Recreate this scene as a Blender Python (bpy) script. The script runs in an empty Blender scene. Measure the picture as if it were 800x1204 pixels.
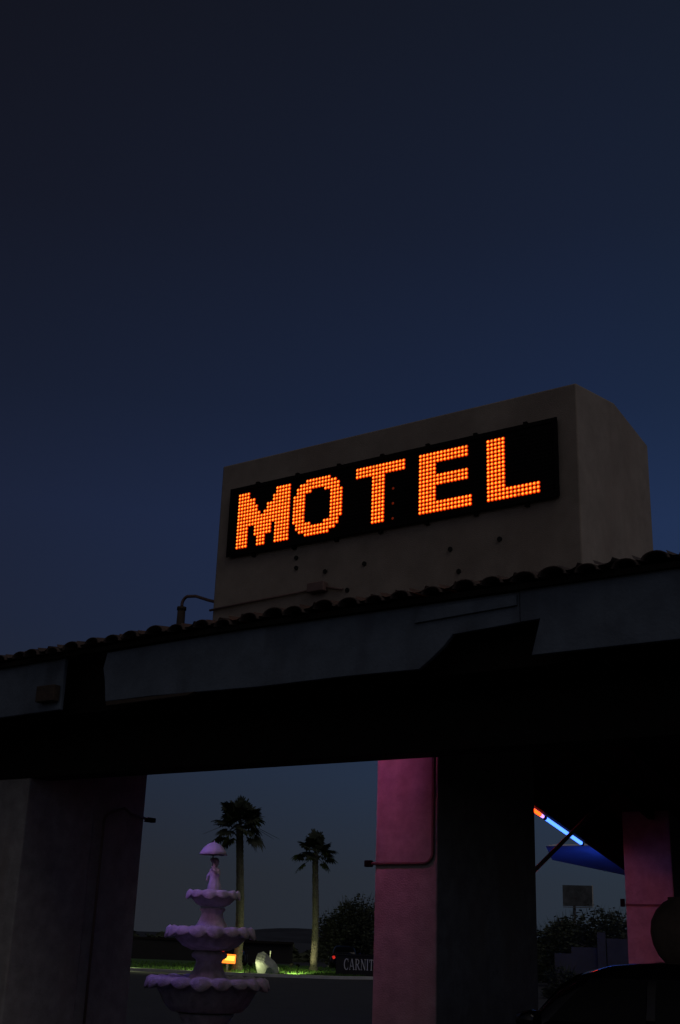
import bpy, bmesh, math, random
from mathutils import Vector, Matrix, Euler
R = math.radians
random.seed(7)
sc = bpy.context.scene
C = sc.collection
EYE = Vector((0, 0, 1.6))

# ------------------------------------------------------------------ camera
FPX, PITCH, ROLL, YAW = 1402.6, R(19.897), R(2.044), R(34.65)
fw = Vector((-math.sin(YAW) * math.cos(PITCH), math.cos(YAW) * math.cos(PITCH), math.sin(PITCH)))
rt = Vector((math.cos(YAW), math.sin(YAW), 0))
up = rt.cross(fw)
r2 = rt * math.cos(ROLL) + up * math.sin(ROLL)
u2 = up * math.cos(ROLL) - rt * math.sin(ROLL)
cam = bpy.data.cameras.new('camera')
cam.sensor_fit = 'VERTICAL'; cam.sensor_height = 24.0; cam.lens = 24.0 * FPX / 1204.0
cam.clip_start = 0.1; cam.clip_end = 20000
co = bpy.data.objects.new('camera', cam); C.objects.link(co)
m = Matrix((r2, u2, -fw)).transposed().to_4x4(); m.translation = EYE
co.matrix_world = m
sc.camera = co

def at(px, py, dist):
    """the point seen at a pixel of the photograph at a horizontal distance from the tripod"""
    d = r2 * ((px - 400) / FPX) - u2 * ((py - 602) / FPX) + fw
    return EYE + d * (dist / math.hypot(d.x, d.y))

def at_plan(px, dist, z):
    d = at(px, 1108 + (px - 400) * .0357, dist)
    return Vector((d.x, d.y, z))

# ------------------------------------------------------------------ materials
def mat(name, col, rough=.8, var=.25, scale=6.0, bump=0.0, bscale=80.0, metal=0.0, coat=0.0, stain=None, spec=.5):
    m = bpy.data.materials.new(name); m.use_nodes = True
    nt = m.node_tree; n = nt.nodes; L = nt.links
    b = n['Principled BSDF']
    b.inputs['Roughness'].default_value = rough; b.inputs['Metallic'].default_value = metal
    b.inputs['Coat Weight'].default_value = coat
    b.inputs['Specular IOR Level'].default_value = spec
    tc = n.new('ShaderNodeTexCoord')
    nz = n.new('ShaderNodeTexNoise'); nz.inputs['Scale'].default_value = scale
    nz.inputs['Detail'].default_value = 8; nz.inputs['Roughness'].default_value = .65
    L.new(tc.outputs['Object'], nz.inputs['Vector'])
    rp = n.new('ShaderNodeValToRGB')
    rp.color_ramp.elements[0].position = .3; rp.color_ramp.elements[1].position = .72
    c = Vector(col)
    rp.color_ramp.elements[0].color = (*(c * (1 - var)), 1)
    rp.color_ramp.elements[1].color = (*(c * (1 + var * .6)), 1)
    L.new(nz.outputs['Fac'], rp.inputs['Fac'])
    out = rp.outputs['Color']
    if stain:
        n2 = n.new('ShaderNodeTexNoise'); n2.inputs['Scale'].default_value = stain[1]; n2.inputs['Detail'].default_value = 5
        mp = n.new('ShaderNodeMapping'); mp.inputs['Scale'].default_value = (1, 1, .25)
        L.new(tc.outputs['Object'], mp.inputs['Vector']); L.new(mp.outputs[0], n2.inputs['Vector'])
        r3 = n.new('ShaderNodeValToRGB'); r3.color_ramp.elements[0].position = .5; r3.color_ramp.elements[1].position = .7
        L.new(n2.outputs['Fac'], r3.inputs['Fac'])
        mx = n.new('ShaderNodeMix'); mx.data_type = 'RGBA'
        mx.inputs['B'].default_value = (*stain[0], 1)
        ml = n.new('ShaderNodeMath'); ml.operation = 'MULTIPLY'; ml.inputs[1].default_value = .6
        L.new(r3.outputs['Color'], ml.inputs[0]); L.new(ml.outputs[0], mx.inputs['Factor'])
        L.new(out, mx.inputs['A']); out = mx.outputs['Result']
    L.new(out, b.inputs['Base Color'])
    if bump:
        n3 = n.new('ShaderNodeTexNoise'); n3.inputs['Scale'].default_value = bscale; n3.inputs['Detail'].default_value = 4
        L.new(tc.outputs['Object'], n3.inputs['Vector'])
        bp = n.new('ShaderNodeBump'); bp.inputs['Strength'].default_value = bump; bp.inputs['Distance'].default_value = .02
        L.new(n3.outputs['Fac'], bp.inputs['Height']); L.new(bp.outputs[0], b.inputs['Normal'])
    return m

def glow(name, col, strength=1.0, attr=None):
    m = bpy.data.materials.new(name); m.use_nodes = True
    b = m.node_tree.nodes['Principled BSDF']
    b.inputs['Base Color'].default_value = (.05, .02, .02, 1)
    b.inputs['Emission Color'].default_value = (*col, 1); b.inputs['Emission Strength'].default_value = strength
    if attr:      # each diode has its own strength, stored on its faces
        a = m.node_tree.nodes.new('ShaderNodeAttribute'); a.attribute_name = attr
        m.node_tree.links.new(a.outputs['Fac'], b.inputs['Emission Strength'])
    return m

M = dict(
    stucco=mat('tan_stucco', (.305, .255, .215), .92, .22, 3, .25, 90, stain=((.22, .17, .14), 1.6)),
    pillar=mat('pale_stucco', (.37, .345, .335), .92, .3, 5, .4, 60, stain=((.30, .25, .22), 2.5)),
    fascia=mat('slate_paint', (.135, .168, .215), .75, .22, 4, .25, 30, stain=((.07, .08, .10), 3), spec=.2),
    beam=mat('dark_timber', (.018, .015, .013), .9, .3, 5, .3, 40, spec=.1),
    timber=mat('weathered_timber', (.06, .042, .03), .85, .4, 12, .4, 40),
    tile=mat('clay_tile', (.062, .042, .036), .85, .45, 4, .4, 50),
    black=mat('black_plastic', (.006, .005, .005), .75, .2, 8, spec=.1),
    diode=mat('unlit_diode', (.007, .005, .005), .8, .2, 40, spec=.1),
    steel=mat('grey_steel', (.16, .15, .15), .5, .2, 12, metal=.5),
    pipe=mat('painted_pipe', (.16, .10, .09), .6, .25, 10),
    hole=mat('dark_hole', (.006, .006, .006), .9, .1, 8),
    fount=mat('fountain_stone', (.50, .47, .46), .75, .3, 9, .6, 45, stain=((.24, .21, .21), 7)),
    canvas=mat('umbrella_cloth', (.36, .33, .36), .7, .1, 10),
    asphalt=mat('asphalt', (.030, .0305, .032), .9, .3, .8, .4, 30),
    kerb=mat('kerb_concrete', (.40, .40, .36), .85, .2, 3, .3, 40),
    grass=mat('grass', (.045, .11, .012), .9, .4, 8),
    leaf=mat('palm_leaf', (.022, .03, .012), .7, .35, 6),
    bark=mat('palm_bark', (.085, .078, .058), .9, .75, 14, .9, 25),
    bush=mat('bush_leaf', (.04, .05, .022), .8, .4, 3),
    wood=mat('tree_wood', (.09, .07, .05), .9, .3, 6),
    rock=mat('pale_rock', (.34, .36, .27), .9, .35, 3, .8, 8),
    wall=mat('block_wall', (.055, .052, .047), .9, .3, 1.2, .3, 12),
    darkwall=mat('brown_wall', (.011, .010, .010), .9, .25, 1),
    letter=mat('white_letter', (.52, .51, .48), .6, .06, 5),
    hill=mat('far_hill', (.05, .055, .07), 1.0, .3, .01, spec=0),
    paint=mat('black_car_paint', (.004, .004, .005), .10, .05, 20, coat=.2, spec=.3),
    glass=mat('car_glass', (.004, .0045, .005), .06, .05, 5, spec=.12),
    rubber=mat('tyre_rubber', (.02, .02, .02), .9, .2, 10),
    chrome=mat('bright_metal', (.5, .5, .5), .25, .05, 10, metal=1),
    clay=mat('brown_clay', (.15, .11, .085), .85, .3, 6, .3, 30),
    board=mat('billboard_face', (.070, .078, .088), .7, .75, 1.3),
    soffit=mat('white_soffit', (.62, .62, .64), .8, .1, 1.5, .2, 20),
    lensred=mat('red_lens', (.25, .01, .01), .2, .05, 10),
    led_core=glow('lit_diode_core', (1.9, .64, .05), attr='power'),
    led_rim_bloom=glow('lit_diode_rim_bloom', (1.0, .035, .0), attr='power'),  # rim also carries the painted red bloom between diodes
    led_dim=glow('dim_diode', (.09, .006, .0)),
    neon_lilac=glow('lilac_neon', (1.2, .6, 3.0)),
    neon_blue=glow('blue_neon', (.20, .62, 4.0)),
    neon_orange=glow('orange_neon', (9.0, .30, .02)),
    neon_blue_far=glow('blue_neon_tube', (26., 130., 1400.)),
    neon_red=glow('red_neon', (56., 8., 14.)),
    fill_rose=glow('rose_fill', (560., 85., 95.)),
    neon_violet=glow('violet_neon', (14., 5., 26.)),
    fill_indigo=glow('indigo_fill', (13., 9., 62.)),
    fill_mauve=glow('mauve_fill', (58., 28., 58.)),
    lamp_orange=glow('amber_lamp', (2.2, .42, .03)),
    lamp_yellow=glow('amber_lamp_hot', (2.4, 1.15, .12)),
    flood=glow('flood_lens', (.5, .5, .2)),
    red_lamp=glow('red_tail_lamp', (.5, .016, .008)),
)

# ------------------------------------------------------------------ mesh builder
def basis(d):
    d = Vector(d).normalized()
    a = Vector((0, 0, 1)) if abs(d.z) < .9 else Vector((1, 0, 0))
    s = d.cross(a).normalized(); return s, s.cross(d).normalized()

class MB:
    def __init__(self): self.v = []; self.f = []; self.mi = []; self.sm = []
    def add(self, vs, fs, mi=0, smooth=False):
        o = len(self.v); self.v += [Vector(p) for p in vs]
        for f in fs: self.f.append([i + o for i in f]); self.mi.append(mi); self.sm.append(smooth)
        return self
    def box(self, x0, x1, y0, y1, z0, z1, mi=0):
        vs = [(x, y, z) for z in (z0, z1) for y in (y0, y1) for x in (x0, x1)]
        return self.add(vs, [(0, 2, 3, 1), (4, 5, 7, 6), (0, 1, 5, 4), (2, 6, 7, 3), (0, 4, 6, 2), (1, 3, 7, 5)], mi)
    def tube(self, path, r, seg=10, mi=0, cap=True):
        path = [Vector(p) for p in path]; n = len(path)
        rs = r if isinstance(r, (list, tuple)) else [r] * n
        vs = []; s = None
        for i, p in enumerate(path):
            d = (path[min(i + 1, n - 1)] - path[max(i - 1, 0)]).normalized()
            if s is None: s, t = basis(d)
            else:
                s = (s - d * s.dot(d)).normalized()
            t = d.cross(s)
            for k in range(seg):
                a = 2 * math.pi * k / seg
                vs.append(p + (s * math.cos(a) + t * math.sin(a)) * rs[i])
        fs = []
        for i in range(n - 1):
            for k in range(seg):
                a = i * seg + k; b = i * seg + (k + 1) % seg
                fs.append((a, b, b + seg, a + seg))
        self.add(vs, fs, mi, True)
        if cap:
            self.add(vs[:seg], [tuple(range(seg))[::-1]], mi); self.add(vs[-seg:], [tuple(range(seg))], mi)
        return self
    def lathe(self, c, prof, seg=32, mi=0, fn=None, smooth=True):
        """prof: list of (radius, z) ; fn(i, angle, r, z) -> (r, z)"""
        vs = []
        for i, (r, z) in enumerate(prof):
            for k in range(seg):
                a = 2 * math.pi * k / seg
                rr, zz = fn(i, a, r, z) if fn else (r, z)
                vs.append((c[0] + rr * math.cos(a), c[1] + rr * math.sin(a), c[2] + zz))
        fs = []
        for i in range(len(prof) - 1):
            for k in range(seg):
                a = i * seg + k; b = i * seg + (k + 1) % seg
                fs.append((a, b, b + seg, a + seg))
        self.add(vs, fs, mi, smooth)
        self.add(vs[:seg], [tuple(range(seg))[::-1]], mi); self.add(vs[-seg:], [tuple(range(seg))], mi)
        return self
    def prism(self, poly, d0, d1, axis='y', mi=0):
        """poly in (x,z) swept along y from d0 to d1, or (x,y) swept along z, or (y,z) swept along x"""
        def P(a, b, d): return {'y': (a, d, b), 'z': (a, b, d), 'x': (d, a, b)}[axis]
        n = len(poly)
        vs = [P(a, b, d0) for a, b in poly] + [P(a, b, d1) for a, b in poly]
        fs = [tuple(range(n)), tuple(range(n, 2 * n))[::-1]] + [(i, i + n, (i + 1) % n + n, (i + 1) % n) for i in range(n)]
        return self.add(vs, fs, mi)
    def build(self, name, mats, parent=None, bevel=0, loc=None):
        me = bpy.data.meshes.new(name)
        base = wloc(parent) if parent is not None else Vector((0, 0, 0))
        if loc is not None: base = base + Vector(loc) if parent is not None else Vector(loc)
        me.from_pydata([tuple(p - base) for p in self.v], [], self.f)
        for k in (mats if isinstance(mats, (list, tuple)) else [mats]): me.materials.append(k)
        me.polygons.foreach_set('material_index', self.mi)
        me.polygons.foreach_set('use_smooth', self.sm)
        bm = bmesh.new(); bm.from_mesh(me)
        bmesh.ops.remove_doubles(bm, verts=bm.verts, dist=1e-5) if len(bm.verts) < 60000 else None
        bmesh.ops.recalc_face_normals(bm, faces=bm.faces)
        bm.to_mesh(me); bm.free(); me.update()
        o = bpy.data.objects.new(name, me); C.objects.link(o)
        if parent is not None: o.parent = parent
        if loc is not None: o.location = loc
        if bevel:
            md = o.modifiers.new('bevel', 'BEVEL'); md.width = bevel; md.segments = 2; md.limit_method = 'ANGLE'; md.angle_limit = R(35)
        return o

def wloc(o):
    p = Vector(o.location)
    while o.parent is not None:
        o = o.parent; p = p + Vector(o.location)
    return p

def tag(o, label, cat, group=None):
    o['label'] = label; o['category'] = cat
    if group: o['group'] = group
    return o
def thing(name, label, cat, loc, group=None):
    o = bpy.data.objects.new(name, None); C.objects.link(o); o.location = loc
    o.empty_display_size = .2
    return tag(o, label, cat, group)
def structure(o, kind='structure'):
    o['kind'] = kind; return o
def arc(c, u, v, r, a0, a1, n=8):
    c, u, v = Vector(c), Vector(u), Vector(v)
    return [c + u * r * math.cos(R(a0 + (a1 - a0) * i / n)) + v * r * math.sin(R(a0 + (a1 - a0) * i / n)) for i in range(n + 1)]

# ================================================================== GROUND AND FAR LAND
g = MB(); n = 48
ring = [[(rr * math.cos(2 * math.pi * k / n), rr * math.sin(2 * math.pi * k / n), 0) for k in range(n)] for rr in (40, 200, 1200, 9000)]
g.add([(0, 0, 0)] + ring[0], [(0, 1 + k, 1 + (k + 1) % n) for k in range(n)])
for a, b in zip(ring, ring[1:]):
    g.add(a + b, [(k, (k + 1) % n, (k + 1) % n + n, k + n) for k in range(n)])
structure(g.build('ground', M['asphalt']))

# kerb and lit verge across the road
kpts = [at_plan(px, d, 0) for px, d in ((20, 66), (90, 65.2), (160, 64.5), (240, 62.5), (320, 61.5), (400, 61.8), (445, 63.5), (490, 67), (520, 74))]
def offs(pts, d):
    out = []
    for i, p in enumerate(pts):
        t = (pts[min(i + 1, len(pts) - 1)] - pts[max(i - 1, 0)]).normalized()
        out.append(p + Vector((-t.y, t.x, 0)) * d)
    return out
def strip(a, b, z0, z1, z2=None):
    s = MB(); n = len(a)
    vs = [(p.x, p.y, z0) for row in (a, b) for p in row] + [(p.x, p.y, z1 if k == 0 or z2 is None else z2) for k, row in enumerate((a, b)) for p in row]
    fs = []
    for i in range(n - 1):
        fs += [(2 * n + i, 2 * n + i + 1, 3 * n + i + 1, 3 * n + i), (i, i + 1, 2 * n + i + 1, 2 * n + i), (n + i, 3 * n + i, 3 * n + i + 1, n + i + 1)]
    fs += [(0, 2 * n, 3 * n, n), (n - 1, 2 * n - 1, 4 * n - 1, 3 * n - 1)]
    return s.add(vs, fs)
structure(strip(kpts, offs(kpts, .22), -.05, .14).build('kerb', M['kerb'], bevel=.02))
structure(strip(offs(kpts, .222), offs(kpts, 13), -.05, .12, .36).build('verge', M['grass']))
lamp_spots = [at_plan(*q_, 0) for q_ in ((344, 64.8), (296, 62.0), (252, 63.4), (352, 62.6), (150, 65.2), (290, 62.6))]
gr = MB(); ka, kb = offs(kpts, .3), offs(kpts, 9)
for _ in range(7000):
    i = random.randrange(len(kpts) - 1); t = random.random(); s = random.random() ** 1.6
    p = ka[i].lerp(ka[i + 1], t).lerp(kb[i].lerp(kb[i + 1], t), s)
    if any((Vector((q_.x - p.x, q_.y - p.y))).length < .9 for q_ in lamp_spots): continue
    a = random.uniform(0, 6.28); w = random.uniform(.02, .05); h = random.uniform(.05, .13)
    dx, dy = math.cos(a) * w, math.sin(a) * w
    q = Vector((random.uniform(-.05, .05), random.uniform(-.05, .05), 0))
    gr.add([(p.x - dx, p.y - dy, .11 + .17 * s), (p.x + dx, p.y + dy, .11 + .17 * s), (p.x + q.x, p.y + q.y, .12 + .17 * s + h)], [(0, 1, 2)])
structure(gr.build('grass', M['grass']), 'stuff')

# far hills
def ridge(name, prof, dist, depth):
    s = MB(); n = len(prof)
    top = [at(px, py, dist) for px, py in prof]
    fr = [Vector((p.x, p.y, -2)) * 1.0 for p in top]
    fr = [Vector((p.x * (1 - depth / dist), p.y * (1 - depth / dist), -2)) for p in top]
    bk = [Vector((p.x * (1 + depth / dist), p.y * (1 + depth / dist), -2)) for p in top]
    s.add(fr + top + bk, [(i, i + 1, n + i + 1, n + i) for i in range(n - 1)] + [(n + i, n + i + 1, 2 * n + i + 1, 2 * n + i) for i in range(n - 1)])
    return structure(s.build(name, M['hill']))
hp = []
for i in range(70):
    px = -120 + i * 18
    base = 1108 + (px - 400) * .0357 - 4
    hgt = 9 * math.exp(-((px - 352) / 38.) ** 2) + 5 * math.exp(-((px - 300) / 30.) ** 2) + 4 * math.exp(-((px - 420) / 60.) ** 2) + random.uniform(0, 1.6)
    hp.append((px, base - hgt))
ridge('hills', hp, 4200, 700)

# ================================================================== PALMS
def fan_leaf(b, org, d, droop, length, rad, rng):
    d = Vector(d).normalized(); s, t = basis(d)
    if t.z < 0: s, t = -s, -t
    tip = org + d * length
    mid = org + d * length * .5 + Vector((0, 0, .04))
    b.tube([org, mid, tip], [.022, .016, .012], 4, 0, False)
    roll = rng.uniform(-.5, .5)
    s, t = s * math.cos(roll) + t * math.sin(roll), t * math.cos(roll) - s * math.sin(roll)
    nb = 19
    for k in range(nb):
        a = R(-112 + 224 * k / (nb - 1)) + rng.uniform(-.04, .04)
        dirv = (d * math.cos(a) + s * math.sin(a)).normalized()
        L = rad * (1.0 - .18 * abs(math.sin(a))) * rng.uniform(.82, 1.08)
        sd = dirv.cross(t).normalized(); w = rad * .095
        p1 = tip + dirv * L * .55 + t * .05 * rad
        dr = droop * rng.uniform(.4, 1.1)
        p2 = tip + dirv * L * .85 - Vector((0, 0, dr * L * .10))
        p3 = tip + dirv * L * .97 - Vector((0, 0, dr * L * .24))
        b.add([tip, p1 - sd * w, p1 + sd * w, p2 - sd * w * .6, p2 + sd * w * .6, p3], [(0, 1, 2), (1, 3, 4, 2), (3, 5, 4)])
def palm(label, base, top, crown_r, nleaf, seed, droopers, skirt, thick=1.0):
    rng = random.Random(seed)
    root = thing('palm_tree', label, 'palm tree', base)
    H = top - base
    b = MB(); path = []; rs = []
    N = 60
    for i in range(N + 1):
        t = i / N
        p = base + H * t + thick * Vector((.12 * math.sin(t * 3.1), .08 * math.sin(t * 4.3 + 1), 0))
        path.append(p); r = thick * (.215 - .045 * t) + .10 * max(0, .07 - t) / .07
        rs.append(r + (.018 if i % 2 else 0) + rng.uniform(-.008, .008))
    b.tube(path, rs, 14)
    for i in range(330):      # cut leaf bases
        t = rng.random() ** .8; k = int(t * N); a = rng.uniform(0, 6.28)
        p = path[k]; dv = Vector((math.cos(a), math.sin(a), 0)); r = rs[k]; s = Vector((-dv.y, dv.x, 0)) * .05
        b.add([p + dv * r * .9 - s, p + dv * r * .9 + s, p + dv * (r + rng.uniform(.03, .07)) + Vector((0, 0, .13))], [(0, 1, 2)])
    b.build('trunk', M['bark'], root)
    c = MB(); o = path[-1]
    for k in range(nleaf):
        u = (k + .5) / nleaf
        el = R(82 - 100 * u + rng.uniform(-11, 11)); az = k * 2.39996 + rng.uniform(-.3, .3)
        d = (math.cos(el) * math.cos(az), math.cos(el) * math.sin(az), math.sin(el))
        fan_leaf(c, o + Vector((0, 0, rng.uniform(-.12, .2))), d, .35 + .75 * u, crown_r * rng.uniform(.42, .52), crown_r * rng.uniform(.42, .56), rng)
    for az, el, ln in droopers:
        d = (math.cos(R(el)) * math.cos(R(az)), math.cos(R(el)) * math.sin(R(az)), math.sin(R(el)))
        fan_leaf(c, o - Vector((0, 0, .1)), d, 1.2, crown_r * ln, crown_r * .46, rng)
    for k in range(skirt):
        az = rng.uniform(0, 6.28); L = rng.uniform(.8, 1.5) * crown_r
        e = o + Vector((math.cos(az) * L, math.sin(az) * L, -.25 * L + rng.uniform(-.3, .3)))
        c.tube([o, (o + e) / 2 + Vector((0, 0, .18)), e], [.02, .014, .006], 4, 0, False)
    c.build('crown', M['leaf'], root)
    return root
b1 = at_plan(280, 65.0, .11); t1 = at(283, 971, 65.0)
palm('taller palm with broad shaggy crown, rising behind the tiered fountain', b1, t1, 1.62, 30, 3, [(20, -34, .62), (215, -30, .66), (40, -48, .5), (205, -50, .5)], 5)
b2 = at_plan(369, 66.5, .11); t2 = at(371.5, 1004, 66.5)
palm('shorter palm with small crown and floodlit trunk on the green verge', b2, t2, 1.25, 24, 11, [(30, -12, .6), (212, -5, .62), (34, -42, .5), (216, -40, .66)], 2, .84)

# ================================================================== VERGE: BOULDER, LAMPS
def boulder(label, c, w, h):
    bm = bmesh.new(); bmesh.ops.create_icosphere(bm, subdivisions=4, radius=1)
    rng = random.Random(5); cuts = []
    for _ in range(16):
        d = Vector((rng.uniform(-1, 1), rng.uniform(-1, 1), rng.uniform(-.5, 1))).normalized(); cuts.append((d, rng.uniform(.55, .85)))
    cuts.append((Vector((.75, 0.2, .62)).normalized(), .5)); cuts.append((Vector((-.3, -.6, .8)).normalized(), .62))
    for v in bm.verts:
        for d, k in cuts:
            e = v.co.dot(d) - k
            if e > 0: v.co -= d * e
        v.co *= 1 + .03 * math.sin(v.co.x * 17 + v.co.z * 9) * math.cos(v.co.y * 15)
        v.co.x += -.18 * v.co.z; v.co.x *= w / 1.25; v.co.y *= w / 1.7; v.co.z *= h / 1.25
    ang = math.atan2(rt.y, rt.x)
    for v in bm.verts: v.co = Matrix.Rotation(ang, 3, 'Z') @ v.co
    me = bpy.data.meshes.new('boulder'); bm.to_mesh(me); bm.free(); me.materials.append(M['rock'])
    o = bpy.data.objects.new('boulder', me); C.objects.link(o); o.location = c
    return tag(o, label, 'boulder')
pb = at(315, 1135, 62.6); boulder('pale angular boulder on the lit green verge between the palms', Vector((pb.x, pb.y, .49)), .92, .86)

# glowing amber lamp box: a slab with a pointed nose on a post
lp = at(268, 1127, 64.2)
lamp = thing('lamp_box', 'glowing amber lamp box with a pointed nose beside the taller palm', 'lamp', (lp.x, lp.y, .11))
dx = rt * 1.0; nd = Vector((-fw.x, -fw.y, 0)).normalized()
def oriented(poly, c, depth, mi=0, b=None):
    b = b or MB()
    f0 = [c + dx * x + Vector((0, 0, z)) + nd * depth for x, z in poly]
    f1 = [c + dx * x + Vector((0, 0, z)) - nd * depth for x, z in poly]
    n = len(poly)
    return b.add(f0 + f1, [tuple(range(n)), tuple(range(n, 2 * n))[::-1]] + [(i, i + n, (i + 1) % n + n, (i + 1) % n) for i in range(n)], mi)
sl = [(-.52, -.16), (-.36, -.03), (-.25, .22), (.40, .19), (.38, -.24), (-.42, -.21)]
oriented(sl, lp, .14).build('glowing_case', M['lamp_orange'], lamp, bevel=.02)
hot = [(-.20, .13), (.36, .11), (.34, -.10), (-.12, -.08)]
oriented(hot, lp + nd * .145, .012).build('hot_lens', M['lamp_yellow'], lamp)
oriented([(-.05, 0), (.05, 0), (.05, lp.z - .11 - .245), (-.05, lp.z - .11 - .245)], Vector((lp.x, lp.y, .11)), .05).build('post', M['steel'], lamp)

def floodlight(label, pos, target, col, watts, size, blend=.6):
    root = thing('floodlight', label, 'floodlight', pos, 'small ground floodlights on the verge')
    d = (Vector(target) - Vector(pos) - Vector((0, 0, .42))).normalized()
    c = Vector(pos) + Vector((0, 0, .42))
    MB().tube([Vector(pos), c], .018, 8).build('stake', M['black'], root)
    MB().tube([c - d * .10, c - d * .02, c + d * .09], [.045, .075, .085], 14).build('housing', M['black'], root)
    MB().tube([c + d * .092, c + d * .098], [.07, .07], 14).build('lens', M['flood'], root)
    L = bpy.data.lights.new('flood_lamp', 'SPOT'); L.energy = watts; L.color = col; L.spot_size = R(size); L.spot_blend = blend; L.shadow_soft_size = .06
    o = bpy.data.objects.new('flood_lamp', L); C.objects.link(o); o.parent = root
    o.location = Vector((0, 0, .42)) + d * .13
    o.rotation_euler = d.to_track_quat('-Z', 'Y').to_euler()
f1 = at_plan(344, 64.8, .12)
floodlight('small floodlight on the verge aimed at the shorter palm trunk', f1, b2 + Vector((0, 0, 1.0)), (1.0, .95, .5), 230, 36)
f2 = at_plan(296, 62.0, .12)
floodlight('small floodlight in the grass aimed at the pale boulder', f2, Vector((pb.x, pb.y, .3)), (.95, 1.0, .6), 20, 150)
f3 = at_plan(252, 63.4, .12)
floodlight('small floodlight in the grass left of the amber lamp box', f3, at_plan(215, 63.6, .0), (.9, 1.0, .45), 150, 150)
f4 = at_plan(352, 62.6, .12)
floodlight('small floodlight between the pale boulder and the shorter palm, aimed along the verge', f4, at_plan(312, 66.5, .1), (.9, 1.0, .45), 300, 150)
f5 = at_plan(150, 65.2, .12)
floodlight('small floodlight far along the verge by the big stucco column', f5, at_plan(196, 64.4, -.1), (.9, 1.0, .5), 55, 140)
f6 = at_plan(290, 62.6, .12)
floodlight('small floodlight in the grass just right of the amber lamp box', f6, at_plan(272, 63.4, -.1), (.9, 1.0, .45), 45, 140)

mp = at(318, 1119, 64)
s = MB().tube([Vector((mp.x, mp.y, .1)), Vector((mp.x, mp.y, 1.15))], .02, 8).tube([Vector((mp.x, mp.y, 1.0)), Vector((mp.x, mp.y, 1.17))], .035, 8)
tag(s.build('marker_post', M['kerb']), 'thin pale marker post standing just behind the pale boulder', 'post')

# ================================================================== LEAFY THINGS
def leafy(name, label, cat, base, w, d, h, nl, seed, trunk=True, group=None, leafsize=.16, low=.15, spiky=False):
    rng = random.Random(seed); root = thing(name, label, cat, base, group)
    base = Vector(base)
    clumps = []
    for _ in range(26):
        a = rng.uniform(0, 6.28); q = math.sqrt(rng.random()); z = rng.uniform(low, .86)
        k = math.sin(math.pi * min(1, (z + .35) / 1.4)) ** .6
        clumps.append((base + Vector((math.cos(a) * q * w * .40 * k, math.sin(a) * q * d * .40 * k, z * h)), rng.uniform(.13, .24) * min(w, h * 1.3)))
    if trunk:
        t = MB(); fork = base + Vector((0, 0, h * .28))
        t.tube([base, base + Vector((.05, .03, h * .14)), fork], [h * .05, h * .04, h * .033], 9)
        for c, r in clumps[:9]: t.tube([fork, (fork + c) / 2 + Vector((0, 0, .08 * h)), c], [h * .022, h * .013, h * .005], 6)
        t.build('trunk', M['wood'], root)
    b = MB()
    for i in range(nl):
        c, r = clumps[i % len(clumps)]
        u = Vector((rng.gauss(0, 1), rng.gauss(0, 1), rng.gauss(0, 1))).normalized() * r * (rng.random() ** .45) * (1.25 if rng.random() < .12 else 1)
        p = c + u
        if p.z < .05: p.z = .05 + rng.random() * .3
        n1 = Vector((rng.gauss(0, 1), rng.gauss(0, 1), rng.gauss(0, 1))).normalized(); s, q = basis(n1)
        ls = leafsize * rng.uniform(.6, 1.4)
        if spiky and rng.random() < .25:
            dv = (u.normalized() + Vector((0, 0, .5))).normalized(); s2, _ = basis(dv)
            b.add([p - s2 * .03, p + s2 * .03, p + dv * ls * 4], [(0, 1, 2)])
        b.add([p - s * ls, p + q * ls * .5, p + s * ls, p - q * ls * .5], [(0, 1, 2, 3)])
    b.build('crown', M['bush'], root)
    return root
tb = at_plan(418, 82, 0)
leafy('desert_tree', 'dark rounded tree behind the white lettered wall', 'tree', tb, 5.4, 4.8, 4.4, 9000, 2, leafsize=.11, low=.1, spiky=True)
hb = [(650, 70, 4.0, 2.9), (677, 64, 4.6, 3.0), (716, 62, 4.6, 3.4)]
for k, (px, d, w, h) in enumerate(hb):
    leafy('shrub', ['lower dark shrub beside the square mid pillar, leftmost of the row', 'middle dark shrub of the row, just under the billboard', 'tallest ragged shrub of the row, beside the far pink pillar'][k], 'shrub',
          at_plan(px, d, 0), w, w * .8, h, 5200, 20 + k, group='dark shrubs below the billboard', leafsize=.10, low=.05, spiky=True)
for k, (px, d, w, h) in enumerate([(662, 47, 2.0, 1.0), (702, 46, 1.4, .62)]):
    leafy('low_bush', ['wider dark low bush in front of the lower end of the block wall', 'smaller dark low bush in front of the block wall post'][k], 'bush', at_plan(px, d, 0), w, w * .7, h, 1800, 40 + k, False, 'low bushes before the block wall', .07, .05, True)
# far scrub line, reads as one mass
b = MB(); rng = random.Random(9)
for i in range(9000):
    px = rng.uniform(-60, 900); d = rng.uniform(110, 150)
    hh = 1.05 + .5 * math.sin(px * .05) + .4 * math.sin(px * .13 + 2) + .3 * math.sin(px * .37)
    p = at_plan(px, d, rng.random() ** .7 * hh * (d / 110))
    s_, q_ = basis(Vector((rng.gauss(0, 1), rng.gauss(0, 1), rng.gauss(0, 1)))); ls = rng.uniform(.25, .6)
    b.add([p - s_ * ls, p + q_ * ls * .5, p + s_ * ls, p - q_ * ls * .5], [(0, 1, 2, 3)])
structure(b.build('scrub', M['bush']), 'stuff')

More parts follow.
